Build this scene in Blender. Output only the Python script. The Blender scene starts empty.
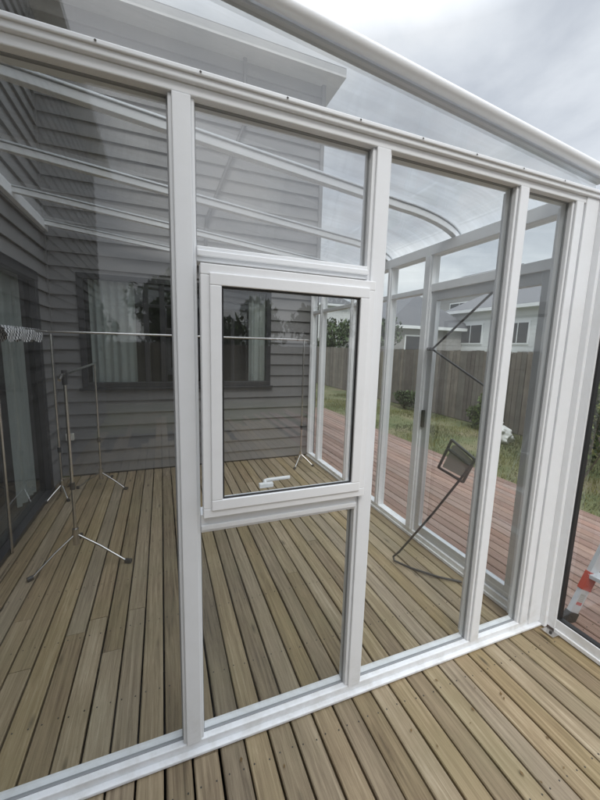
import bpy, bmesh, math, random
from mathutils import Vector, Matrix, noise
random.seed(7)
R=math.radians
sc=bpy.context.scene

# ---------------- materials ----------------
def mat(name):
    m=bpy.data.materials.new(name); m.use_nodes=True
    nt=m.node_tree; b=nt.nodes['Principled BSDF']
    return m,nt,b
def N(nt,t,**k):
    n=nt.nodes.new(t)
    for a,v in k.items(): setattr(n,a,v)
    return n
def simple(name,col,rough=.5,metal=0,var=.12,scale=6,bump=0,bscale=60,spec=.5):
    m,nt,b=mat(name)
    tc=N(nt,'ShaderNodeTexCoord'); no=N(nt,'ShaderNodeTexNoise'); no.inputs['Scale'].default_value=scale; no.inputs['Detail'].default_value=4
    nt.links.new(tc.outputs['Object'],no.inputs['Vector'])
    mx=N(nt,'ShaderNodeMix',data_type='RGBA')
    mx.inputs['A'].default_value=(*[c*(1-var) for c in col],1); mx.inputs['B'].default_value=(*[min(1,c*(1+var)) for c in col],1)
    nt.links.new(no.outputs['Fac'],mx.inputs['Factor']); nt.links.new(mx.outputs['Result'],b.inputs['Base Color'])
    b.inputs['Roughness'].default_value=rough; b.inputs['Metallic'].default_value=metal; b.inputs['Specular IOR Level'].default_value=spec
    if bump:
        n2=N(nt,'ShaderNodeTexNoise'); n2.inputs['Scale'].default_value=bscale; n2.inputs['Detail'].default_value=3
        nt.links.new(tc.outputs['Object'],n2.inputs['Vector'])
        bp=N(nt,'ShaderNodeBump'); bp.inputs['Strength'].default_value=bump; bp.inputs['Distance'].default_value=.01
        nt.links.new(n2.outputs['Fac'],bp.inputs['Height']); nt.links.new(bp.outputs['Normal'],b.inputs['Normal'])
    return m
def whitemetal(name,col,rough):
    m,nt,b=mat(name); L=nt.links.new
    tc=N(nt,'ShaderNodeTexCoord'); no=N(nt,'ShaderNodeTexNoise'); no.inputs['Scale'].default_value=11; no.inputs['Detail'].default_value=6; no.inputs['Roughness'].default_value=.7
    L(tc.outputs['Object'],no.inputs['Vector'])
    sp=N(nt,'ShaderNodeSeparateXYZ'); L(tc.outputs['Object'],sp.inputs[0])
    hz=N(nt,'ShaderNodeMapRange'); hz.inputs['From Min'].default_value=0; hz.inputs['From Max'].default_value=.22; hz.inputs['To Min'].default_value=.5; hz.inputs['To Max'].default_value=.07; L(sp.outputs['Z'],hz.inputs['Value'])
    nr=N(nt,'ShaderNodeMapRange'); nr.inputs['From Min'].default_value=.45; nr.inputs['From Max'].default_value=.75; L(no.outputs['Fac'],nr.inputs['Value'])
    ml=N(nt,'ShaderNodeMath',operation='MULTIPLY'); L(hz.outputs[0],ml.inputs[0]); L(nr.outputs[0],ml.inputs[1])
    mx=N(nt,'ShaderNodeMix',data_type='RGBA'); mx.inputs['A'].default_value=(*col,1); mx.inputs['B'].default_value=(.42,.39,.33,1)
    L(ml.outputs[0],mx.inputs['Factor']); L(mx.outputs['Result'],b.inputs['Base Color']); b.inputs['Roughness'].default_value=rough
    return m
def glass(name,tint,f0,f90,rough=0.0,dirt_haze=0.0,wave=.15,stretch=(3.5,3.5,3.5)):
    m=bpy.data.materials.new(name); m.use_nodes=True; nt=m.node_tree; nt.nodes.clear()
    o=N(nt,'ShaderNodeOutputMaterial'); t=N(nt,'ShaderNodeBsdfTransparent'); g=N(nt,'ShaderNodeBsdfGlossy')
    t.inputs['Color'].default_value=(*tint,1); g.inputs['Roughness'].default_value=rough
    mx=N(nt,'ShaderNodeMixShader'); L=nt.links.new
    geo=N(nt,'ShaderNodeNewGeometry')
    dt=N(nt,'ShaderNodeVectorMath',operation='DOT_PRODUCT'); L(geo.outputs['Normal'],dt.inputs[0]); L(geo.outputs['Incoming'],dt.inputs[1])
    ab=N(nt,'ShaderNodeMath',operation='ABSOLUTE'); L(dt.outputs['Value'],ab.inputs[0])
    om=N(nt,'ShaderNodeMath',operation='SUBTRACT',use_clamp=True); om.inputs[0].default_value=1; L(ab.outputs[0],om.inputs[1])
    pw=N(nt,'ShaderNodeMath',operation='POWER'); pw.inputs[1].default_value=5; L(om.outputs[0],pw.inputs[0])
    mr=N(nt,'ShaderNodeMapRange'); mr.inputs['To Min'].default_value=f0; mr.inputs['To Max'].default_value=f90; L(pw.outputs[0],mr.inputs['Value'])
    tc=N(nt,'ShaderNodeTexCoord')
    if wave:
        no=N(nt,'ShaderNodeTexNoise'); no.inputs['Scale'].default_value=1.3; no.inputs['Detail'].default_value=0
        bp=N(nt,'ShaderNodeBump'); bp.inputs['Strength'].default_value=wave; bp.inputs['Distance'].default_value=.02
        L(tc.outputs['Object'],no.inputs['Vector']); L(no.outputs['Fac'],bp.inputs['Height']); L(bp.outputs['Normal'],g.inputs['Normal'])
    L(mr.outputs[0],mx.inputs['Fac']); L(t.outputs[0],mx.inputs[1]); L(g.outputs[0],mx.inputs[2])
    if dirt_haze:
        d=N(nt,'ShaderNodeBsdfDiffuse'); d.inputs['Color'].default_value=(.72,.72,.71,1)  # pale film: dirt on most panes, painted reflection haze on the upper ones
        mp=N(nt,'ShaderNodeMapping'); mp.inputs['Scale'].default_value=stretch; L(tc.outputs['Object'],mp.inputs['Vector'])
        n2=N(nt,'ShaderNodeTexNoise'); n2.inputs['Scale'].default_value=1; n2.inputs['Detail'].default_value=4; n2.inputs['Roughness'].default_value=.7
        cr=N(nt,'ShaderNodeMapRange'); cr.inputs['From Min'].default_value=.38; cr.inputs['From Max'].default_value=.8; cr.inputs['To Min'].default_value=dirt_haze*.12; cr.inputs['To Max'].default_value=dirt_haze
        L(mp.outputs[0],n2.inputs['Vector']); L(n2.outputs['Fac'],cr.inputs['Value'])
        m2=N(nt,'ShaderNodeMixShader'); L(cr.outputs[0],m2.inputs['Fac']); L(mx.outputs[0],m2.inputs[1]); L(d.outputs[0],m2.inputs[2]); L(m2.outputs[0],o.inputs['Surface'])
    else: L(mx.outputs[0],o.inputs['Surface'])
    return m
def deckmat(name,cols,green):
    m,nt,b=mat(name); L=nt.links.new
    tc=N(nt,'ShaderNodeTexCoord'); at=N(nt,'ShaderNodeAttribute',attribute_name='rnd_tone')
    sx=N(nt,'ShaderNodeMapping'); sx.inputs['Scale'].default_value=(60,2.4,10)
    ad=N(nt,'ShaderNodeVectorMath',operation='ADD')
    L(tc.outputs['Object'],sx.inputs['Vector']); L(sx.outputs[0],ad.inputs[0])
    sc2=N(nt,'ShaderNodeVectorMath',operation='SCALE'); sc2.inputs['Scale'].default_value=37.
    L(at.outputs['Color'],sc2.inputs[0]); L(sc2.outputs[0],ad.inputs[1])
    g=N(nt,'ShaderNodeTexNoise'); g.inputs['Scale'].default_value=1; g.inputs['Detail'].default_value=7; g.inputs['Roughness'].default_value=.7; g.inputs['Distortion'].default_value=.6
    L(ad.outputs[0],g.inputs['Vector'])
    rp=N(nt,'ShaderNodeValToRGB'); e=rp.color_ramp.elements
    e[0].position=0.05; e[0].color=(*cols[0],1); e[1].position=1; e[1].color=(*cols[-1],1)
    for i,c in enumerate(cols[1:-1]):
        n_=e.new((i+1)/(len(cols)-1)); n_.color=(*c,1)
    sep=N(nt,'ShaderNodeSeparateColor'); L(at.outputs['Color'],sep.inputs[0])
    a1=N(nt,'ShaderNodeMath',operation='MULTIPLY_ADD'); a1.inputs[1].default_value=.36; a1.inputs[2].default_value=-.16
    L(sep.outputs[0],a1.inputs[0])
    a3=N(nt,'ShaderNodeMath',operation='MULTIPLY_ADD'); a3.inputs[1].default_value=1.45; L(g.outputs['Fac'],a3.inputs[0]); a3.inputs[2].default_value=-.21
    a2=N(nt,'ShaderNodeMath',operation='ADD'); L(a1.outputs[0],a2.inputs[0]); L(a3.outputs[0],a2.inputs[1])
    L(a2.outputs[0],rp.inputs['Fac'])
    pn=N(nt,'ShaderNodeTexNoise'); pn.inputs['Scale'].default_value=1.9; pn.inputs['Detail'].default_value=5; pn.inputs['Roughness'].default_value=.65
    L(tc.outputs['Object'],pn.inputs['Vector'])
    mr=N(nt,'ShaderNodeMapRange'); mr.inputs['From Min'].default_value=.42; mr.inputs['From Max'].default_value=.68; mr.inputs['To Max'].default_value=.5
    L(pn.outputs['Fac'],mr.inputs['Value'])
    mx=N(nt,'ShaderNodeMix',data_type='RGBA'); mx.inputs['B'].default_value=(*green,1)
    L(mr.outputs[0],mx.inputs['Factor']); L(rp.outputs['Color'],mx.inputs['A'])
    hs=N(nt,'ShaderNodeHueSaturation'); hr=N(nt,'ShaderNodeMapRange'); hr.inputs['To Min'].default_value=.496; hr.inputs['To Max'].default_value=.503
    L(sep.outputs[1],hr.inputs['Value']); L(hr.outputs[0],hs.inputs['Hue'])
    sr=N(nt,'ShaderNodeMapRange'); sr.inputs['To Min'].default_value=.82; sr.inputs['To Max'].default_value=1.1; L(sep.outputs[2],sr.inputs['Value']); L(sr.outputs[0],hs.inputs['Saturation'])
    L(mx.outputs['Result'],hs.inputs['Color'])
    vo=N(nt,'ShaderNodeTexVoronoi'); vo.inputs['Scale'].default_value=1
    mp=N(nt,'ShaderNodeMapping'); mp.inputs['Scale'].default_value=(9,2.3,1); L(tc.outputs['Object'],mp.inputs['Vector'])
    ad3=N(nt,'ShaderNodeVectorMath',operation='ADD'); L(mp.outputs[0],ad3.inputs[0]); L(sc2.outputs[0],ad3.inputs[1]); L(ad3.outputs[0],vo.inputs['Vector'])
    kr=N(nt,'ShaderNodeMapRange'); kr.inputs['From Min'].default_value=.03; kr.inputs['From Max'].default_value=.12; kr.inputs['To Min'].default_value=.35; kr.inputs['To Max'].default_value=1
    L(vo.outputs['Distance'],kr.inputs['Value'])
    m3=N(nt,'ShaderNodeMix',data_type='RGBA',blend_type='MULTIPLY'); m3.inputs['Factor'].default_value=1
    L(hs.outputs['Color'],m3.inputs['A']); L(kr.outputs[0],m3.inputs['B'])
    L(m3.outputs['Result'],b.inputs['Base Color'])
    b.inputs['Roughness'].default_value=.58; b.inputs['Specular IOR Level'].default_value=.3
    bp=N(nt,'ShaderNodeBump'); bp.inputs['Strength'].default_value=.6; bp.inputs['Distance'].default_value=.004
    L(g.outputs['Fac'],bp.inputs['Height']); L(bp.outputs['Normal'],b.inputs['Normal'])
    return m

WHITE=whitemetal('white_powdercoat',(.82,.835,.855),.4)
WHITE2=whitemetal('white_upvc',(.87,.88,.895),.32)
ALU=simple('silver_aluminium_frame',(.60,.62,.64),.35,.35,var=.06)
GASK=simple('black_rubber',(.015,.015,.016),.5)
GASKG=simple('grey_glazing_seal',(.30,.31,.32),.5)
CHROME=simple('chrome_steel',(.62,.60,.58),.22,1,var=.1,scale=20)
BLACKM=simple('black_metal',(.02,.02,.022),.4)
DARKF=simple('charcoal_joinery',(.032,.032,.035),.4,var=.1)
FASCIA=simple('fascia_paint',(.50,.50,.50),.5,var=.08)
SIDING=simple('grey_weatherboard_paint',(.195,.191,.190),.55,var=.14,scale=2.5,bump=.15,bscale=25)
SOFFIT=simple('soffit_paint',(.74,.73,.72),.6)
ROOFM=simple('dark_roofing',(.12,.12,.13),.6)
CURT=simple('curtain_cloth',(.85,.85,.81),.9,var=.08,scale=14)
ROOM=simple('room_paint',(.16,.15,.14),.8)
GLASS=glass('clear_glass',(.93,.95,.945),.09,.9,dirt_haze=.06)
GLASSC=glass('side_glass',(.93,.95,.945),.08,.9,wave=0,dirt_haze=.05)
GLASST=glass('upper_glass',(.90,.92,.925),.27,.95,dirt_haze=.22,wave=.35,stretch=(1.2,1.2,7))  # pale film strengthened to imitate reflected sky haze on these panes
ROOFG=glass('clear_polycarbonate',(.91,.92,.925),.10,.9,rough=.03,dirt_haze=.38,stretch=(.8,9,1),wave=0)
DGLASS=glass('house_window_glass',(.60,.64,.64),.11,.95)
DECK=deckmat('weathered_decking',[(.05,.036,.022),(.185,.135,.08),(.325,.25,.152),(.52,.43,.30)],(.235,.20,.108))
DECKR=deckmat('red_brown_decking',[(.08,.045,.034),(.20,.12,.092),(.30,.19,.15),(.43,.31,.255)],(.24,.165,.13))
DARK=simple('gap_shade_dark',(.012,.011,.01),.9)  # near-black, shade painted in below deck boards and behind fence palings
SCREW=simple('screw_steel',(.06,.055,.05),.45,.6)
FENCES=[simple('fence_timber_%d'%i,c,.85,var=.4,scale=5,bump=.3) for i,c in enumerate([(.19,.165,.14),(.145,.125,.11),(.225,.195,.165),(.17,.155,.135)])]
FENCEM=FENCES[0]
CLAD=simple('white_cladding',(.76,.77,.78),.6,var=.06,scale=1)
BRICK=simple('grey_cladding',(.36,.35,.345),.7)
RED=simple('red_plastic',(.42,.05,.03),.45)
YEL=simple('label_white',(.42,.41,.38),.5)
OUTLET=simple('socket_plastic',(.6,.58,.52),.5)
BAGM=simple('white_bag_plastic',(.60,.60,.58),.5,var=.25,scale=12,bump=.6,bscale=18)
BARK=simple('bark',(.09,.07,.05),.9,var=.3,bump=.6)
DRYL=simple('dry_leaf',(.16,.10,.04),.8,var=.4)
def leafmat(name,c):
    m,nt,b=mat(name); L=nt.links.new
    at=N(nt,'ShaderNodeAttribute',attribute_name='rnd_tone'); sep=N(nt,'ShaderNodeSeparateColor'); L(at.outputs['Color'],sep.inputs[0])
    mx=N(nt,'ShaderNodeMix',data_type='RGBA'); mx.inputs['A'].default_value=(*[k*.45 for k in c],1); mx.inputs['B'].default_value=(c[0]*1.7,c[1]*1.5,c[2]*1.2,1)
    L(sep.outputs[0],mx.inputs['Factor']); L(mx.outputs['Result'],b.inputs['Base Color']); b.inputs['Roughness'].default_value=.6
    return m
LEAF=leafmat('leaf_green',(.08,.13,.035)); LEAFD=leafmat('leaf_dark',(.045,.08,.028)); LEAFY=leafmat('leaf_yellowgreen',(.17,.19,.045)); GRASSB=leafmat('grass_blade',(.145,.155,.062))
def lawnmat():
    m,nt,b=mat('lawn'); L=nt.links.new
    tc=N(nt,'ShaderNodeTexCoord'); n=N(nt,'ShaderNodeTexNoise'); n.inputs['Scale'].default_value=.9; n.inputs['Detail'].default_value=7; n.inputs['Roughness'].default_value=.65
    L(tc.outputs['Object'],n.inputs['Vector']); r=N(nt,'ShaderNodeValToRGB'); e=r.color_ramp.elements
    e[0].position=.38; e[0].color=(.075,.095,.035,1); e[1].position=.66; e[1].color=(.20,.165,.10,1); k=e.new(.52); k.color=(.12,.125,.055,1)
    L(n.outputs['Fac'],r.inputs['Fac']); L(r.outputs['Color'],b.inputs['Base Color']); b.inputs['Roughness'].default_value=.95
    return m
GRASS=lawnmat()
def checkmat():
    m,nt,b=mat('checked_cloth'); L=nt.links.new
    tc=N(nt,'ShaderNodeTexCoord'); c=N(nt,'ShaderNodeTexChecker'); c.inputs['Scale'].default_value=42; c.inputs['Color1'].default_value=(.75,.75,.75,1); c.inputs['Color2'].default_value=(.03,.03,.04,1)
    L(tc.outputs['Object'],c.inputs['Vector']); L(c.outputs['Color'],b.inputs['Base Color']); b.inputs['Roughness'].default_value=.9
    return m
CHECK=checkmat()

# ---------------- mesh builder ----------------
class MB:
    def __init__(s): s.v=[];s.f=[];s.m=[];s.ms=[];s.c=[];s.sm=[]
    def mi(s,m):
        if m not in s.ms: s.ms.append(m)
        return s.ms.index(m)
    def add(s,vs,fs,m,c=(.5,.5,.5),smooth=False):
        o=len(s.v); s.v+= [tuple(v) for v in vs]; i=s.mi(m)
        for f in fs: s.f.append(tuple(o+k for k in f)); s.m.append(i); s.c.append(c); s.sm.append(smooth)
    def box(s,x0,x1,y0,y1,z0,z1,m,c=(.5,.5,.5),M=None):
        vs=[Vector((x,y,z)) for z in (z0,z1) for y in (y0,y1) for x in (x0,x1)]
        if M: vs=[M@v for v in vs]
        s.add(vs,[(0,2,3,1),(4,5,7,6),(0,1,5,4),(2,6,7,3),(0,4,6,2),(1,3,7,5)],m,c)
    def bar(s,p,q,w,h,m,up=(0,0,1)):
        p=Vector(p);q=Vector(q);d=(q-p);l=d.length;d.normalize();u=Vector(up); r=d.cross(u).normalized(); u=r.cross(d)
        vs=[a+r*sx*w/2+u*sz*h/2 for a in(p,q) for sx,sz in((-1,-1),(1,-1),(1,1),(-1,1))]
        s.add(vs,[(0,3,2,1),(4,5,6,7),(0,1,5,4),(1,2,6,5),(2,3,7,6),(3,0,4,7)],m)
    def tube(s,pts,r,m,n=10,r2=None):
        pts=[Vector(p) for p in pts]; K=len(pts)
        prev=None;vs=[]
        for i,p in enumerate(pts):
            if i==0:d=pts[1]-p
            elif i==K-1:d=p-pts[i-1]
            else:d=(pts[i+1]-p).normalized()+(p-pts[i-1]).normalized()
            d.normalize()
            if prev is None:
                a=Vector((0,0,1)) if abs(d.z)<.9 else Vector((1,0,0)); u=d.cross(a).normalized()
            else: u=(prev-d*prev.dot(d)).normalized()
            prev=u; w=d.cross(u); rr=r if r2 is None else r+(r2-r)*i/(K-1)
            vs+=[p+(u*math.cos(t*2*math.pi/n)+w*math.sin(t*2*math.pi/n))*rr for t in range(n)]
        fs=[(i*n+t,i*n+(t+1)%n,(i+1)*n+(t+1)%n,(i+1)*n+t) for i in range(K-1) for t in range(n)]
        s.add(vs,fs,m,smooth=True)
        s.add(vs[:n],[tuple(range(n))[::-1]],m); s.add(vs[-n:],[tuple(range(n))],m)
    def disc(s,c,r,h,m,n=6):
        c=Vector(c); vs=[c+Vector((math.cos(t*2*math.pi/n)*r,math.sin(t*2*math.pi/n)*r,z)) for z in(0,h) for t in range(n)]
        s.add(vs,[(t,(t+1)%n,n+(t+1)%n,n+t) for t in range(n)]+[tuple(range(n,2*n))],m)
    def build(s,name,parent=None,bevel=0,seg=1):
        me=bpy.data.meshes.new(name); me.from_pydata(s.v,[],s.f)
        for m in s.ms: me.materials.append(m)
        me.polygons.foreach_set('material_index',s.m); me.polygons.foreach_set('use_smooth',s.sm)
        ca=me.color_attributes.new('rnd_tone','FLOAT_COLOR','CORNER'); buf=[]
        for p,c in zip(me.polygons,s.c): buf+= [*c,1.0]*p.loop_total
        ca.data.foreach_set('color',buf); me.update()
        ob=bpy.data.objects.new(name,me); sc.collection.objects.link(ob)
        if bevel:
            b=ob.modifiers.new('b','BEVEL'); b.width=bevel; b.segments=seg; b.limit_method='ANGLE'; b.angle_limit=R(50)
        if parent: ob.parent=parent
        return ob
def empty(name):
    e=bpy.data.objects.new(name,None); sc.collection.objects.link(e); return e

# ---------------- enclosure ----------------
ENC=empty('glass_patio_enclosure')
YF=1.20
def post_front(m,xa,xb,z0,z1):
    w=xb-xa
    m.box(xa,xb,1.175,1.235,z0,z1,WHITE)
    m.box(xa+w*.14,xb-w*.14,1.162,1.174,z0,z1,WHITE)
    m.box(xa+w*.22,xb-w*.22,1.235,1.258,z0,z1,WHITE)
fr=MB()
XL=-1.10
fr.box(XL,2.06,1.148,1.262,.004,.018,WHITE); fr.box(XL,2.055,1.170,1.240,.018,.050,WHITE)
fr.box(XL,2.08,1.165,1.245,2.333,2.362,WHITE); fr.box(XL,2.09,1.150,1.255,2.362,2.400,WHITE); fr.box(XL,2.09,1.142,1.150,2.380,2.395,WHITE)
for a,b in((.037,.114),(.747,.830),(1.494,1.570),(1.877,1.950)): post_front(fr,a,b,.050,2.333)
fr.box(1.955,2.05,1.16,1.25,.03,2.362,WHITE)
fr.box(-1.10,-1.02,1.165,1.245,.050,2.333,WHITE)
fr.box(.114,.747,1.17,1.24,1.864,1.912,WHITE); fr.box(.114,.747,1.160,1.17,1.878,1.898,WHITE)
fr.box(.114,.747,1.17,1.24,.926,.995,WHITE); fr.box(.114,.747,1.160,1.17,.938,.958,WHITE)
fr.build('front_frame',ENC,.0035,2)
sc1=MB()
for i in range(12):
    x=-.95+i*.27
    vs=[Vector((x+math.cos(t*math.pi/4)*.0035,1.140,2.3875+math.sin(t*math.pi/4)*.0035)) for t in range(8)]
    sc1.add(vs,[tuple(range(8))],SCREW)
sc1.build('header_screws',ENC)
def pane_front(m,g,x0,x1,z0,z1,y=YF,gm=None):
    t=.0035
    for a,b,c,d in((x0,x1,z0,z0+t),(x0,x1,z1-t,z1),(x0,x0+t,z0+t,z1-t),(x1-t,x1,z0+t,z1-t)):
        m.box(a,b,y-.006,y+.006,c,d,GASKG)
    g.add([(x0,y,z0),(x1,y,z0),(x1,y,z1),(x0,y,z1)],[(0,1,2,3)],gm or GLASS)
gk=MB(); gp=MB()
for x0,x1,z0,z1 in((-1.02,.037,.050,2.333),(.114,.747,.050,.926),(.830,1.494,.050,2.333),(1.570,1.877,.050,2.333)):
    pane_front(gk,gp,x0,x1,z0,z1)
pane_front(gk,gp,.114,.747,1.912,2.333,gm=GLASST)
def ztop(x): return 2.70-.1*x
gb=MB()
gb.tube([(-1.15,1.165,ztop(-1.15)),(2.12,1.165,ztop(2.12))],.023,WHITE,20)
gb.tube([(-1.15,1.215,ztop(-1.15)+.006),(2.12,1.215,ztop(2.12)+.006)],.020,WHITE,14)
gb.bar((-1.15,1.20,ztop(-1.15)-.026),(2.10,1.20,ztop(2.10)-.026),.03,.010,ALU)
gb.build('gable_edge_tube',ENC)
gp.add([(-1.10,YF,2.40),(2.07,YF,2.40),(2.07,YF,ztop(2.07)-.03),(-1.10,YF,ztop(-1.1)-.03)],[(0,1,2,3)],GLASST)
CW=MB()
def ring(m,x0,x1,z0,z1,w,y0,y1,mt):
    m.box(x0,x1,y0,y1,z1-w,z1,mt); m.box(x0,x1,y0,y1,z0,z0+w,mt); m.box(x0,x0+w,y0,y1,z0+w,z1-w,mt); m.box(x1-w,x1,y0,y1,z0+w,z1-w,mt)
ring(CW,.120,.764,.998,1.852,.034,1.132,1.172,WHITE2)
ring(CW,.1475,.7365,1.0255,1.8245,.038,1.124,1.160,WHITE2)
ring(CW,.186,.698,1.064,1.786,.006,1.130,1.138,GASK)
CW.build('casement_frame',ENC,.003,3)
cg=MB(); cg.add([(.188,1.139,1.066),(.696,1.139,1.066),(.696,1.139,1.784),(.188,1.139,1.784)],[(0,1,2,3)],glass('sash_glass',(.93,.95,.945),.12,.9,dirt_haze=.06,wave=.2))
cg.build('casement_glass',ENC)
hd=MB()
hd.box(.33,.385,1.172,1.19,1.066,1.084,WHITE2); hd.tube([(.358,1.188,1.075),(.36,1.215,1.077),(.375,1.224,1.077),(.47,1.230,1.076)],.007,WHITE2,12)
hd.build('casement_handle',ENC,.003,2)
rw=MB(); XR=2.0; YB=4.60
rw.box(1.955,2.045,1.25,YB,.004,.028,WHITE); rw.box(1.965,2.035,1.25,YB,.028,.065,WHITE)
rw.box(1.955,2.05,1.255,YB,2.325,2.40,WHITE)
rposts=[(1.25,1.30),(2.22,2.31),(2.74,2.80),(3.42,3.48),(4.22,4.28),(4.54,4.60)]
for a,b in rposts:
    rw.box(1.965,2.035,a,b,.065,2.325,WHITE); rw.box(1.952,1.965,a+.015,b-.015,.065,2.325,WHITE)
rw.box(1.968,2.032,1.30,2.22,2.05,2.11,WHITE)
for i in range(1,len(rposts)-1):
    a=rposts[i][1];b=rposts[i+1][0]; rw.box(1.97,2.03,a,b,2.05,2.09,WHITE)
for a,b,c,d in [(1.30,1.355,.065,2.05),(2.165,2.22,.065,2.05)]: rw.box(1.98,2.02,a,b,c,d,ALU)
rw.box(1.98,2.02,1.355,2.165,.065,.14,ALU); rw.box(1.98,2.02,1.355,2.165,1.98,2.05,ALU)
rw.box(1.955,1.98,2.19,2.21,.98,1.12,BLACKM)
rw.build('side_frame',ENC,.003,2)
for i in range(len(rposts)-1):
    y0=rposts[i][1];y1=rposts[i+1][0]
    for z0,z1 in((.065,2.05),(2.11 if i==0 else 2.09,2.325)):
        gp.add([(XR,y0,z0),(XR,y1,z0),(XR,y1,z1),(XR,y0,z1)],[(0,1,2,3)],GLASSC)
sp=MB()
sp.box(2.075,2.125,1.09,1.16,.02,2.36,WHITE)
sp.box(2.08,2.12,.22,1.09,.03,.085,WHITE); sp.box(2.07,2.13,.22,1.09,.006,.03,WHITE)
sp.box(2.08,2.12,.22,1.09,1.83,1.90,WHITE); sp.box(2.08,2.12,.16,.22,.03,1.9,WHITE)
sp.box(2.05,2.075,1.13,1.22,.01,2.362,WHITE)
sp.build('open_panel_frame',ENC,.003,2)
for a,b,c,d in((.22,1.09,.085,.093),(.22,1.09,1.815,1.83),(.22,.228,.093,1.815),(1.078,1.09,.093,1.815)): gk.box(2.085,2.115,a,b,c,d,GASK)
gp.add([(2.1,.22,.085),(2.1,1.09,.085),(2.1,1.09,1.83),(2.1,.22,1.83)],[(0,1,2,3)],GLASSC)
br=MB(); br.box(2.02,2.10,1.06,1.128,.0045,.010,CHROME); br.disc((2.045,1.09,.010),.008,.006,SCREW,8); br.disc((2.08,1.08,.010),.008,.006,SCREW,8)
br.build('floor_bracket',ENC)
gk.build('glazing_gaskets',ENC); gp.build('glass_panes',ENC)
rf=MB()
def prof(dz):
    xs=[-1.10,-.3,.6,1.2,1.5]
    P=[(x,ztop(x)+dz) for x in xs]
    for k in range(1,9):
        t=k/8*math.pi/2
        P.append((1.5+.52*math.sin(t), ztop(1.5)-.03*math.sin(t)+dz-(.14)*(1-math.cos(t))))
    return P
def sweep(m,P,y0,y1,h,mt):
    vs=[];n=len(P)
    for (x,z) in P: vs+=[(x,y0,z-h),(x,y1,z-h),(x,y1,z),(x,y0,z)]
    fs=[]
    for i in range(n-1):
        a=i*4;b=a+4
        for k in range(4): fs.append((a+k,a+(k+1)%4,b+(k+1)%4,b+k))
    fs+=[(0,3,2,1),(4*(n-1),4*(n-1)+1,4*(n-1)+2,4*(n-1)+3)]
    m.add(vs,fs,mt)
for y in(2.03,2.84,3.65,4.50):
    sweep(rf,prof(0),y-.022,y+.022,.040,WHITE); sweep(rf,prof(.014),y-.032,y+.032,.012,ALU)
rf.box(-1.13,-1.08,1.26,4.6,ztop(-1.1)-.08,ztop(-1.1)+.01,WHITE)
rf.build('roof_rafters',ENC,.002)
rp=MB(); P=prof(.004)
for i in range(len(P)-1):
    (x0,z0),(x1,z1)=P[i],P[i+1]
    rp.add([(x0,1.21,z0),(x1,1.21,z1),(x1,4.6,z1),(x0,4.6,z0)],[(0,1,2,3)],ROOFG)
rp.build('roof_sheets',ENC)
gt=MB(); gt.tube([(2.09,1.26,2.40),(2.09,4.6,2.40)],.035,WHITE,14); gt.build('gutter',ENC)

# ---------------- decking ----------------
dk=MB(); dr=MB(); rs=MB()
pitch=.101; bw=.0925
x=-1.14
while x<3.92:
    red = x>2.05
    M=dr if red else dk; mt=DECKR if red else DECK
    ymax=8.5 if x>2.05 else 4.64
    y=-3.2-random.random()*3
    while y<ymax:
        L_=random.choice([4.2,4.8,5.4,6.0]); y1=min(y+L_,ymax)
        c=(random.random(),random.random(),random.random())
        b_=.004; z0=-.032; zt=random.uniform(-.0012,.0005); xo=random.uniform(-.0014,.0014)
        pr=[(0,z0),(bw,z0),(bw,zt-b_),(bw-b_,zt),(b_,zt),(0,zt-b_)]
        vs=[(x+xo+a,yy,z) for yy in(y+.0012,y1-.0012) for a,z in pr]
        M.add(vs,[(k,(k+1)%6,6+(k+1)%6,6+k) for k in range(6)]+[(5,4,3,2,1,0),(6,7,8,9,10,11)],mt,c)
        y=y1
    yy=-1.2
    while yy<ymax:
        for a in(.018,bw-.018): rs.disc((x+a+random.uniform(-.003,.003),yy+random.uniform(-.006,.006),-.001),.0034,.0018,SCREW,6)
        yy+=.45
    x+=pitch
xe=x
DKE=empty('timber_deck')
dk.build('deck_boards',DKE); dr.build('red_deck_boards',DKE); rs.build('deck_screws',DKE)
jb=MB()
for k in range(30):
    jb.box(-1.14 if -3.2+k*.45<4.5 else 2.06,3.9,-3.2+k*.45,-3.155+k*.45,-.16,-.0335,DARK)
jb.box(-1.14,3.9,-5,8.5,-.19,-.165,DARK)  # dark sheet below the joists, standing in for shade under the boards
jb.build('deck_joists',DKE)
fb=MB(); fb.box(xe-.004,xe+.02,-5,8.5,-.19,.0,DECKR,(.4,.4,.4)); fb.build('deck_fascia',DKE,.002)
lv=MB()
for k in range(60):
    x=random.uniform(-.6,2.0) if k%2 else random.uniform(2.2,3.8); y=random.uniform(.4,1.1) if k%2 else random.uniform(1,6)
    M_=Matrix.Rotation(random.random()*6.28,3,'Z')@Matrix.Rotation(random.uniform(-.3,.3),3,'X'); q=random.uniform(.005,.012)
    lv.add([Vector((x,y,.006))+M_@Vector(a) for a in((-q*.5,0,0),(0,-q,.001),(q*.5,0,.002),(0,q,.001))],[(0,1,2,3)],DRYL)
lv.build('fallen_leaves')

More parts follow.
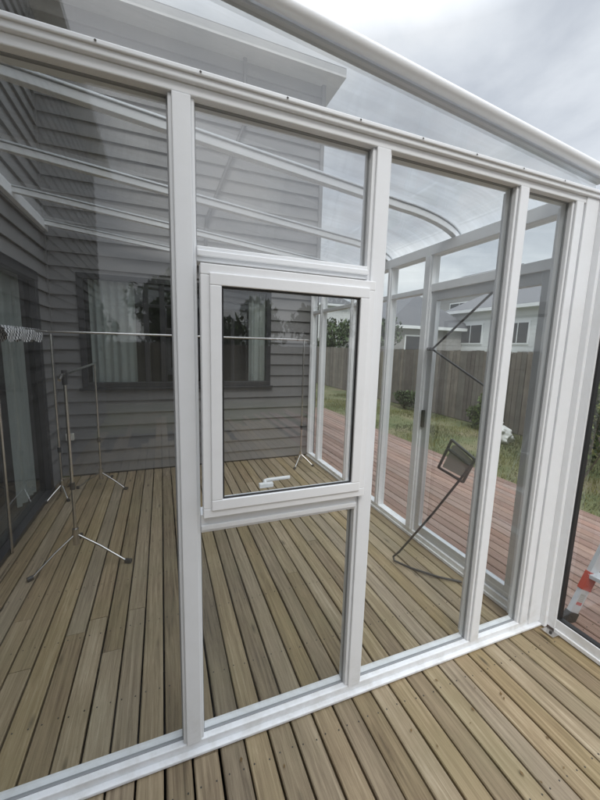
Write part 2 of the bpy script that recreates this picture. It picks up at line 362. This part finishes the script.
# ---------------- house ----------------
H=empty('weatherboard_house')
def siding(m,u0,u1,z0,z1,axis,pos,sgn,zbase=.0,lap=.15):
    k=math.floor((z0-zbase)/lap)
    while zbase+k*lap<z1-1e-4:
        a=max(z0,zbase+k*lap); b=min(z1,zbase+(k+1)*lap)
        fa=(a-(zbase+k*lap))/lap; fb_=(b-(zbase+k*lap))/lap
        oa=.026*(1-fa)+.004; ob=.026*(1-fb_)+.004
        def P(u,o,z): return (u,pos-o,z) if axis=='x' else (pos+sgn*o,u,z)
        m.add([P(u0,oa,a),P(u1,oa,a),P(u1,ob,b),P(u0,ob,b),P(u0,0,a),P(u1,0,a)],[(0,1,2,3),(4,5,1,0)],SIDING)
        k+=1
s=MB()
YW=4.66; XW=-1.15; WX0,WX1,WZ0,WZ1=-.84,1.37,1.08,2.33
siding(s,XW,WX0,0.02,4.95,'x',YW,-1); siding(s,WX1,2.05,.02,4.95,'x',YW,-1)
siding(s,WX0,WX1,.02,WZ0,'x',YW,-1); siding(s,WX0,WX1,WZ1,4.95,'x',YW,-1)
siding(s,YW,12.,-.1,4.95,'y',2.05,1)
DY0,DY1,DZ=1.2,4.22,2.22
siding(s,DY1,YW,.02,4.95,'y',XW,1); siding(s,-6,DY0,.02,4.95,'y',XW,1); siding(s,DY0,DY1,DZ,4.95,'y',XW,1)
s.box(2.035,2.085,4.615,4.665,0.02,4.95,SIDING); s.box(XW+.002,XW+.035,YW-.036,YW-.003,.02,4.95,SIDING)
s.build('walls',H)
w=MB()
def hwin(m,x0,x1,z0,z1,y,muls):
    ring(m,x0-.02,x1+.02,z0-.02,z1+.02,.06,y-.045,y+.03,DARKF)
    m.box(x0-.05,x1+.05,y-.07,y-.0,z0-.05,z0-.021,DARKF)
    for a in muls: m.box(a-.03,a+.03,y-.03,y+.02,z0+.04,z1-.04,DARKF)
hwin(w,WX0,WX1,WZ0,WZ1,YW,[-.16,.02,.62])
w.build('window_frame',H,.003)
g=MB(); g.add([(WX0,YW-.005,WZ0),(WX1,YW-.005,WZ0),(WX1,YW-.005,WZ1),(WX0,YW-.005,WZ1)],[(0,1,2,3)],DGLASS)
g.add([(XW-.01,DY0,.03),(XW-.01,DY1,.03),(XW-.01,DY1,DZ),(XW-.01,DY0,DZ)],[(0,1,2,3)],DGLASS)
g.build('house_glass',H)
c=MB()
def curtain(m,x0,x1,z0,z1,y,mt=CURT,axis='x'):
    n=int((x1-x0)/.008); vs=[]
    for k in range(n+1):
        u=x0+(x1-x0)*k/n; o=.022*math.sin(u*75+.8*math.sin(u*9))+.01*math.sin(u*31)
        for z in(z0,z1): vs.append((u,y+o,z) if axis=='x' else (y+o,u,z))
    m.add(vs,[(2*k,2*k+2,2*k+3,2*k+1) for k in range(n)],mt,smooth=True)
curtain(c,-.76,-.28,1.0,2.4,YW+.05); curtain(c,1.12,1.36,1.0,2.4,YW+.09); curtain(c,3.75,4.2,.05,2.3,XW-.12,axis='y')
c.build('curtains',H)
rm=MB()
def shell(m,x0,x1,y0,y1,z0,z1,openf):
    q={'-y':[(x0,y0,z0),(x1,y0,z0),(x1,y0,z1),(x0,y0,z1)],'+y':[(x0,y1,z0),(x1,y1,z0),(x1,y1,z1),(x0,y1,z1)],
       '-x':[(x0,y0,z0),(x0,y1,z0),(x0,y1,z1),(x0,y0,z1)],'+x':[(x1,y0,z0),(x1,y1,z0),(x1,y1,z1),(x1,y0,z1)],
       '-z':[(x0,y0,z0),(x1,y0,z0),(x1,y1,z0),(x0,y1,z0)],'+z':[(x0,y0,z1),(x1,y0,z1),(x1,y1,z1),(x0,y1,z1)]}
    for k,v in q.items():
        if k!=openf: m.add(v,[(0,1,2,3)],ROOM)
shell(rm,-1.1,2.0,YW+.03,8.5,0.01,2.6,'-y'); shell(rm,-5.2,XW-.03,.5,4.5,.01,2.5,'+x')
rm.box(-2.2,-1.6,3.1,3.9,.02,.45,CURT)
rm.build('rooms',H)
dd=MB()
dd.box(XW-.02,XW+.045,DY0,DY1+.0,DZ-.06,DZ+.03,DARKF); dd.box(XW-.02,XW+.05,DY0,DY1,.005,.05,DARKF)
for a,b in((DY1-.09,DY1),(2.70,2.80),(2.62,2.70),(DY0,DY0+.07)): dd.box(XW-.02,XW+.04,a,b,.05,DZ-.06,DARKF)
dd.build('sliding_door_frame',H,.003)
ro=MB()
for (x0,x1,y0,y1) in((-7,2.26,4.40,12.5),(-7,-.85,-6.5,4.40)):
    ro.box(x0,x1,y0,y1,4.95,4.975,SOFFIT); ro.box(x0,x1-.0,y0,y1,4.976,5.05,FASCIA)
ro.add([(-7,4.40,5.055),(2.26,4.40,5.055),(2.26,12.5,5.055),(-7,12.5,5.055),(-4,8.4,6.8),(-1.5,8.4,6.8)],[(0,1,5,4),(1,2,5),(2,3,4,5),(3,0,4)],ROOFM)
ro.add([(-.85,-6.5,5.055),(-.85,4.40,5.055),(-4,6.,6.6),(-4,-3,6.6),(-7,-6.5,5.055),(-7,4.40,5.055)],[(0,1,2,3),(0,3,4),(3,2,5,4)],ROOFM)
ro.build('roof',H)
dp=MB(); dp.tube([(1.02,YW-.05,4.95),(1.02,YW-.06,4.25),(.98,YW-.06,4.15),(.56,YW-.06,3.1),(.54,YW-.06,2.95),(.54,YW-.06,2.62)],.024,DARKF,12)
dp.build('downpipe',H)
ou=MB(); ou.box(-1.06,-.98,YW-.065,YW-.02,.45,.53,OUTLET); ou.build('outdoor_socket',H,.006,2)

# ---------------- clothes racks ----------------
def tripod(m,x,y,h,feet,top):
    m.tube([(x,y,h-.06),(x,y,top)],.011,CHROME,12); m.tube([(x,y,h-.07),(x,y,h+.05)],.022,CHROME,12); m.tube([(x,y,h+.35),(x,y,h+.40)],.017,BLACKM,12)
    for fx,fy in feet:
        m.tube([(x+(fx-x)*.06,y+(fy-y)*.06,h),(x+(fx-x)*.5,y+(fy-y)*.5,h*.62),(fx,fy,.018)],.008,CHROME,8)
        m.tube([(fx-.0,fy,.016),(fx+(fx-x)*.12,fy+(fy-y)*.12,.014)],.017,BLACKM,8)
a=MB()
tripod(a,-.62,2.75,.2,[(-.85,2.60),(-.29,2.61),(-.66,3.08)],1.36); tripod(a,-.66,4.18,.17,[(-.88,4.22),(-.42,4.05),(-.60,4.45)],1.36)
a.tube([(-.62,2.62,1.345),(-.62,2.68,1.37),(-.66,4.3,1.37)],.011,CHROME,12); a.tube([(-.62,2.75,1.30),(-.62,2.75,1.40)],.017,BLACKM)
a.build('clothes_rack')
a=MB()
tripod(a,-1.0,4.06,.12,[(-1.1,3.9),(-.92,3.9),(-1.0,4.3)],1.66); tripod(a,1.74,4.28,.14,[(1.60,4.12),(1.86,4.15),(1.75,4.48)],1.68)
a.tube([(-1.03,4.04,1.68),(1.80,4.28,1.69)],.0125,CHROME,14); a.tube([(-1.03,4.04,1.68),(-1.06,3.6,1.68),(-1.07,2.9,1.68)],.0125,CHROME,12)
a.tube([(-1.07,2.98,1.66),(-1.09,2.99,0.01)],.011,CHROME,12)
a.build('clothes_rack.001')
t=MB(); n=24
vs=[];fs=[]
for k in range(n+1):
    yy=3.1+.85*k/n
    for j in range(9):
        u=(j/8-.5)*2; dz=-.11*abs(u)**1.2*(1+.12*math.sin(k*.7)); dx=.03*math.tanh(u*4)+.006*math.sin(k*.9+j)
        vs.append((-1.063+dx,yy,1.698+dz))
for k in range(n):
    for j in range(8): fs.append((k*9+j,k*9+j+1,k*9+10+j,k*9+9+j))
t.add(vs,fs,CHECK,smooth=True); t.build('checked_towel')

# ---------------- folded metal stand & stay ----------------
b=MB()
c4=[Vector(p) for p in((1.85,1.76,.994),(1.85,1.556,.918),(1.86,1.64,.733),(1.86,1.87,.757))]
for k in range(4): b.tube([c4[k],c4[(k+1)%4]],.010,BLACKM,8)
ins=[c4[0].lerp(c4[2],.12),c4[1].lerp(c4[3],.12),c4[2].lerp(c4[0],.12),c4[3].lerp(c4[1],.12)]
b.add([v+Vector((.0,0,0)) for v in ins]+[v+Vector((.02,0,0)) for v in ins],[(0,1,2,3),(7,6,5,4)],simple('smoky_panel',(.30,.29,.27),.3))
b.tube([c4[0].lerp(c4[3],.3),c4[1].lerp(c4[2],.3)],.012,BLACKM,8)
b.tube([(1.85,1.56,.90),(1.74,1.76,.47),(1.63,1.95,.09),(1.61,1.99,.03),(1.60,1.96,.016),(1.66,1.85,.014),(1.78,1.70,.014),(1.90,1.60,.014)],.008,BLACKM,8)
b.build('folding_stand')
b=MB(); b.tube([(1.945,1.64,1.97),(1.945,2.13,1.61)],.008,BLACKM,8); b.tube([(1.945,2.13,1.61),(1.945,1.62,1.38)],.008,BLACKM,8); b.tube([(1.93,2.13,1.61),(1.965,2.20,1.61)],.014,BLACKM,8)
b.build('door_stay',ENC)

# ---------------- step ladder ----------------
l=MB()
def rail(p,q): l.bar(p,q,.025,.07,ALU,(0,0,1))
F=[(2.26,1.12,.03),(2.30,.55,.03)]; T=[(2.95,1.02,1.62),(2.97,.66,1.62)]
for p,q in zip(F,T):
    rail(p,q); p=Vector(p);q=Vector(q); d=(q-p).normalized()
    l.bar(p-d*.03,p+d*.035,.034,.080,BLACKM)
    l.bar(p+d*.085,p+d*.105,.0275,.046,RED); l.bar(p+d*.106,p+d*.16,.0270,.046,YEL)
    for k in range(4): l.bar(p+d*(.113+k*.012),p+d*(.116+k*.012),.0280,.034,BLACKM)
    l.bar(p+d*.185,p+d*.30,.031,.078,RED)
for k in range(1,6):
    t_=k/6; l.bar(Vector(F[0]).lerp(Vector(T[0]),t_),Vector(F[1]).lerp(Vector(T[1]),t_),.08,.025,ALU)
B_=[(3.6,1.12,.03),(3.6,.55,.03)]
for p,q in zip(B_,T): rail(p,q)
for k in(1,3): l.bar(Vector(B_[0]).lerp(Vector(T[0]),k/5),Vector(B_[1]).lerp(Vector(T[1]),k/5),.03,.02,ALU)
l.bar((2.9,.6,1.64),(2.9,1.08,1.64),.16,.03,RED)
l.build('step_ladder',bevel=.0015)

# ---------------- ground, lawn, fence ----------------
gr=MB(); gr.add([(-300,-300,-.2),(300,-300,-.2),(300,300,-.2),(-300,300,-.2)],[(0,1,2,3)],GRASS); gr.build('ground')
bl=MB()
for k in range(30000):
    x=random.uniform(4.02,7.15); y=random.uniform(-1,12)
    nz=noise.noise(Vector((x*.8,y*.8,0)))
    if nz<-.18 and random.random()<.8: continue
    h=random.uniform(.03,.085)*(1.3 if nz>.1 else .75); a_=random.random()*6.28; w_=.006
    dx,dy=math.cos(a_)*w_,math.sin(a_)*w_; lx,ly=random.uniform(-.03,.03),random.uniform(-.03,.03)
    r_=min(1,max(0,random.gauss(.42+.8*noise.noise(Vector((x,y,3))),.22)))
    bl.add([(x-dx,y-dy,-.2),(x+dx,y+dy,-.2),(x+lx,y+ly,-.2+h)],[(0,1,2)],GRASSB,(r_,0,0))
bl.build('grass')
fe=MB(); y=-8
while y<24:
    w_=.11; z=1.62+random.uniform(-.015,.015); xo=random.uniform(-.008,.008)
    fe.box(7.3+xo,7.318+xo,y,y+w_,-.18,z,random.choice(FENCES)); y+=w_+random.uniform(.008,.018)
for z in(.1,.75,1.4): fe.box(7.33,7.375,-8,24,z,z+.09,FENCEM)
fe.box(7.38,7.385,-8,24,-.18,1.58,DARK)  # added backing sheet, paints the shade seen in the paling gaps
fe.build('timber_fence')
fe=MB(); x=-12
while x<7.3:
    w_=.096; fe.box(x,x+w_,-9.02,-9.0,-.18,1.62+random.uniform(-.012,.012),random.choice(FENCES)); x+=w_+.005
fe.build('timber_fence.001')

# ---------------- vegetation ----------------
def leaves(m,c,rad,n,size,mt,clumps=14):
    c=Vector(c); cl=[]
    for k in range(clumps):
        v=Vector((random.gauss(0,1),random.gauss(0,1),random.gauss(0,1))).normalized()*random.uniform(.35,.85)
        cl.append((Vector((v.x*rad[0],v.y*rad[1],v.z*rad[2])),random.uniform(.22,.5),random.uniform(-.25,.25)))
    for k in range(n):
        o,s_,sh=random.choice(cl); v=Vector((random.gauss(0,1),random.gauss(0,1),random.gauss(0,1))).normalized()*random.random()**.4*s_
        p=c+o+Vector((v.x*rad[0],v.y*rad[1],v.z*rad[2]))
        M_=Matrix.Rotation(random.random()*6.28,3,'Z')@Matrix.Rotation(random.random()*3.1,3,'X')
        q=size*random.uniform(.6,1.3); r_=min(1,max(0,.5+sh+v.z/s_*.25+random.gauss(0,.15)))  # tone lightens towards the top of each clump, plus random spread
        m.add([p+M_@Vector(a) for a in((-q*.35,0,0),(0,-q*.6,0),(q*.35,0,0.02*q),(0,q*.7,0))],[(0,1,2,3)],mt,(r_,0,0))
def tree(name,x,y,h,rad,n,size,mt,trunk=.1):
    m=MB(); base=Vector((x,y,-.2))
    top=Vector((x+random.uniform(-.2,.2),y,h*.62))
    m.tube([base,base.lerp(top,.5)+Vector((.05,.03,0)),top],trunk,BARK,8,trunk*.45)
    for k in range(8):
        t_=random.uniform(.4,1); p=base.lerp(top,t_); q=Vector((x+random.uniform(-.7,.7)*rad[0],y+random.uniform(-.7,.7)*rad[1],h-rad[2]+random.uniform(-.3,.7)*rad[2]))
        m.tube([p,p.lerp(q,.5)+Vector((0,0,.08)),q],trunk*.35,BARK,6,trunk*.1)
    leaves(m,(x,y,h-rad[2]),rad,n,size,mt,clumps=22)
    return m.build(name)
def shrub(name,x,y,rad,n,size,mt):
    m=MB()
    for k in range(7):
        m.tube([(x+random.uniform(-.05,.05),y,-.2),(x+random.uniform(-.6,.6)*rad[0],y+random.uniform(-.6,.6)*rad[1],-.2+rad[2]*1.2)],.012,BARK,5,.004)
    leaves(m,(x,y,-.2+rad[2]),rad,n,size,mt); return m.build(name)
shrub('shrub',5.5,2.95,(.5,.6,.85),3200,.06,LEAF)
shrub('shrub.001',6.6,3.9,(.5,.7,.75),2600,.07,LEAFY)
shrub('shrub.002',6.95,8.8,(.25,.8,.3),1200,.06,LEAFD)
shrub('shrub.003',5.2,1.9,(.5,.4,.35),1600,.05,LEAFY)
shrub('shrub.004',6.95,5.9,(.25,.5,.45),1500,.06,LEAF)
tree('tree',9.5,14.5,3.3,(1.1,1.1,1.0),2600,.14,LEAFD)
tree('tree.001',11,5.2,2.9,(1.3,1.5,.9),2400,.15,LEAF)
tree('tree.002',8.6,17,3.4,(1.4,1.6,1.2),2400,.16,LEAFD)
for k,(x,y,h) in enumerate([(-7,-14,4.4),(-3.5,-15,3.8),(.5,-14.5,4.6),(4,-15,3.8),(8,-14,4.4)]):
    tree('tree.%03d'%(k+3),x,y,h,(2.1,1.8,1.7),2600,.26,LEAFD,.16)
bg_=MB(); nu,nv=44,26; vs=[]
for j in range(nv+1):
    t_=j/nv; z=-.2+.40*t_
    base=.20*(1-(2*min(t_,.72)*.62-.45)**2*1.1)
    rr=base if t_<.72 else base*max(.18,1-(t_-.72)*4.2)
    if t_>.93: rr+=.05*(t_-.93)/.07
    if j==0: rr*=.6
    for i in range(nu):
        a_=2*math.pi*i/nu; q=Vector((math.cos(a_),math.sin(a_),0))
        k_=1+.45*noise.noise(Vector((q.x*2,q.y*2,t_*3)))+.22*noise.noise(Vector((q.x*6,q.y*6,t_*6)))
        vs.append((6.35+q.x*rr*k_,5.0+q.y*rr*1.35*k_,z+.03*noise.noise(Vector((q.x*3,q.y*3,1)))*t_))
bg_.add(vs,[(j*nu+i,j*nu+(i+1)%nu,(j+1)*nu+(i+1)%nu,(j+1)*nu+i) for j in range(nv) for i in range(nu)],BAGM,smooth=True)
bg_.build('white_bag')

# ---------------- neighbouring houses ----------------
def nhouse(name,x0,x1,y0,y1,h,rh,wallm,wins,over=.4,ridge='y'):
    e=empty(name); m=MB()
    m.box(x0,x1,y0,y1,-.2,h,wallm)
    z=.1
    while z<h-.2:
        m.box(x0-.012,x0-.001,y0,y1,z,z+.17,wallm); m.box(x0,x1,y0-.012,y0-.001,z,z+.17,wallm); z+=.2
    m.build('walls',e)
    r=MB(); a,b,c,d=x0-over,x1+over,y0-over,y1+over
    r.box(a,b,c,d,h,h+.16,WHITE)
    if ridge=='y': xm=(a+b)/2; r.add([(a,c,h+.165),(b,c,h+.165),(b,d,h+.165),(a,d,h+.165),(xm,c+1.5,h+rh),(xm,d-1.5,h+rh)],[(0,1,4),(1,2,5,4),(2,3,5),(3,0,4,5)],ROOFM)
    else: ym=(c+d)/2; r.add([(a,c,h+.165),(b,c,h+.165),(b,d,h+.165),(a,d,h+.165),(a+1.5,ym,h+rh),(b-1.5,ym,h+rh)],[(0,1,5,4),(1,2,5),(2,3,4,5),(3,0,4)],ROOFM)
    r.build('roof',e)
    w=MB()
    for face,u0,u1,za,zb in wins:
        if face=='x':
            w.box(x0-.06,x0-.013,u0,u1,za,zb,WHITE); w.box(x0-.07,x0-.061,u0+.08,(u0+u1)/2-.03,za+.08,zb-.08,DARKF); w.box(x0-.07,x0-.061,(u0+u1)/2+.03,u1-.08,za+.08,zb-.08,DARKF)
        else:
            w.box(u0,u1,y0-.06,y0-.013,za,zb,WHITE); w.box(u0+.08,(u0+u1)/2-.03,y0-.07,y0-.061,za+.08,zb-.08,DARKF); w.box((u0+u1)/2+.03,u1-.08,y0-.07,y0-.061,za+.08,zb-.08,DARKF)
    w.build('windows',e)
nhouse('neighbour_house',11.0,16,15.6,21,2.7,2.0,BRICK,[('x',17,19,1.4,2.5),('y',12.0,14.0,1.5,2.4)])
nhouse('neighbour_house.001',16,22,11.0,16.4,3.7,1.9,CLAD,[('x',11.6,12.8,2.0,3.1),('x',14.2,15.8,2.0,3.1),('y',17,19,2.1,3.2)])
nhouse('neighbour_house.002',15,22,3.0,9.6,3.8,1.6,CLAD,[('x',4,5.6,2.1,3.2),('x',7.4,9.0,1.9,3.2),('y',17,19,2.1,3.2)])
nhouse('neighbour_house.003',9,15,27,34,5.0,1.8,CLAD,[('x',29,31,3.2,4.4),('y',10,12,3.2,4.4)])
nhouse('neighbour_house.004',22,30,19,27,6.2,2.2,BRICK,[('x',21,23,4.2,5.4),('y',23,25,4.2,5.4)])

# ---------------- world / light ----------------
wd=bpy.data.worlds.new('World'); sc.world=wd; wd.use_nodes=True; nt=wd.node_tree; L=nt.links.new
bg=nt.nodes['Background']; sky=N(nt,'ShaderNodeTexSky',sky_type='NISHITA'); sky.sun_disc=False
el,az=R(46),R(200)
sky.sun_elevation=el; sky.sun_rotation=az; sky.dust_density=2
tc=N(nt,'ShaderNodeTexCoord'); sp_=N(nt,'ShaderNodeSeparateXYZ'); L(tc.outputs['Generated'],sp_.inputs[0])
zz=N(nt,'ShaderNodeMath',operation='ADD'); zz.inputs[1].default_value=.22; L(sp_.outputs['Z'],zz.inputs[0])
mz=N(nt,'ShaderNodeMath',operation='MAXIMUM'); mz.inputs[1].default_value=.1; L(zz.outputs[0],mz.inputs[0])
dv=N(nt,'ShaderNodeVectorMath',operation='DIVIDE'); cb=N(nt,'ShaderNodeCombineXYZ')
for k in range(3): L(mz.outputs[0],cb.inputs[k])
L(tc.outputs['Generated'],dv.inputs[0]); L(cb.outputs[0],dv.inputs[1])
n1=N(nt,'ShaderNodeTexNoise'); n1.inputs['Scale'].default_value=1.7; n1.inputs['Detail'].default_value=7; n1.inputs['Roughness'].default_value=.52; n1.inputs['Distortion'].default_value=.35
L(dv.outputs[0],n1.inputs['Vector'])
cr=N(nt,'ShaderNodeValToRGB'); e=cr.color_ramp.elements
e[0].position=.34; e[0].color=(.52,.56,.62,1); e[1].position=.66; e[1].color=(.92,.94,.96,1)
m_=e.new(.5); m_.color=(.71,.75,.80,1)
L(n1.outputs['Fac'],cr.inputs['Fac'])
zr=N(nt,'ShaderNodeMapRange'); zr.inputs['From Min'].default_value=.6; zr.inputs['From Max'].default_value=1; zr.inputs['To Min'].default_value=9.8; zr.inputs['To Max'].default_value=46
L(sp_.outputs['Z'],zr.inputs['Value'])
ml=N(nt,'ShaderNodeVectorMath',operation='SCALE'); L(zr.outputs[0],ml.inputs['Scale']); L(cr.outputs['Color'],ml.inputs[0])
mx=N(nt,'ShaderNodeMix',data_type='RGBA'); mx.inputs['Factor'].default_value=.9; L(sky.outputs[0],mx.inputs['A']); L(ml.outputs[0],mx.inputs['B'])
L(mx.outputs['Result'],bg.inputs['Color']); bg.inputs['Strength'].default_value=.115
sd=bpy.data.lights.new('sun','SUN'); sd.energy=1.5; sd.angle=R(16); sd.color=(1,.97,.92)
so=bpy.data.objects.new('sun',sd); sc.collection.objects.link(so)
dirv=Vector((math.sin(az)*math.cos(el),math.cos(az)*math.cos(el),math.sin(el)))
so.rotation_euler=dirv.to_track_quat('Z','Y').to_euler()

# ---------------- camera ----------------
cd=bpy.data.cameras.new('camera'); cam=bpy.data.objects.new('camera',cd); sc.collection.objects.link(cam); sc.camera=cam
cd.sensor_fit='HORIZONTAL'; cd.sensor_width=36; cd.lens=36*352/600; cd.clip_end=1000; cd.clip_start=.02
r_=Vector((.9316,-.3632,.0276)).normalized(); fw=Vector((.3624,.9198,-.1493)).normalized(); u_=r_.cross(fw).normalized(); r_=fw.cross(u_)
Mx=Matrix((( r_.x,u_.x,-fw.x,0),(r_.y,u_.y,-fw.y,-.055),(r_.z,u_.z,-fw.z,1.6),(0,0,0,1)))
cam.matrix_world=Mx
sc.view_settings.view_transform='Standard'; sc.view_settings.look='None'; sc.view_settings.exposure=0
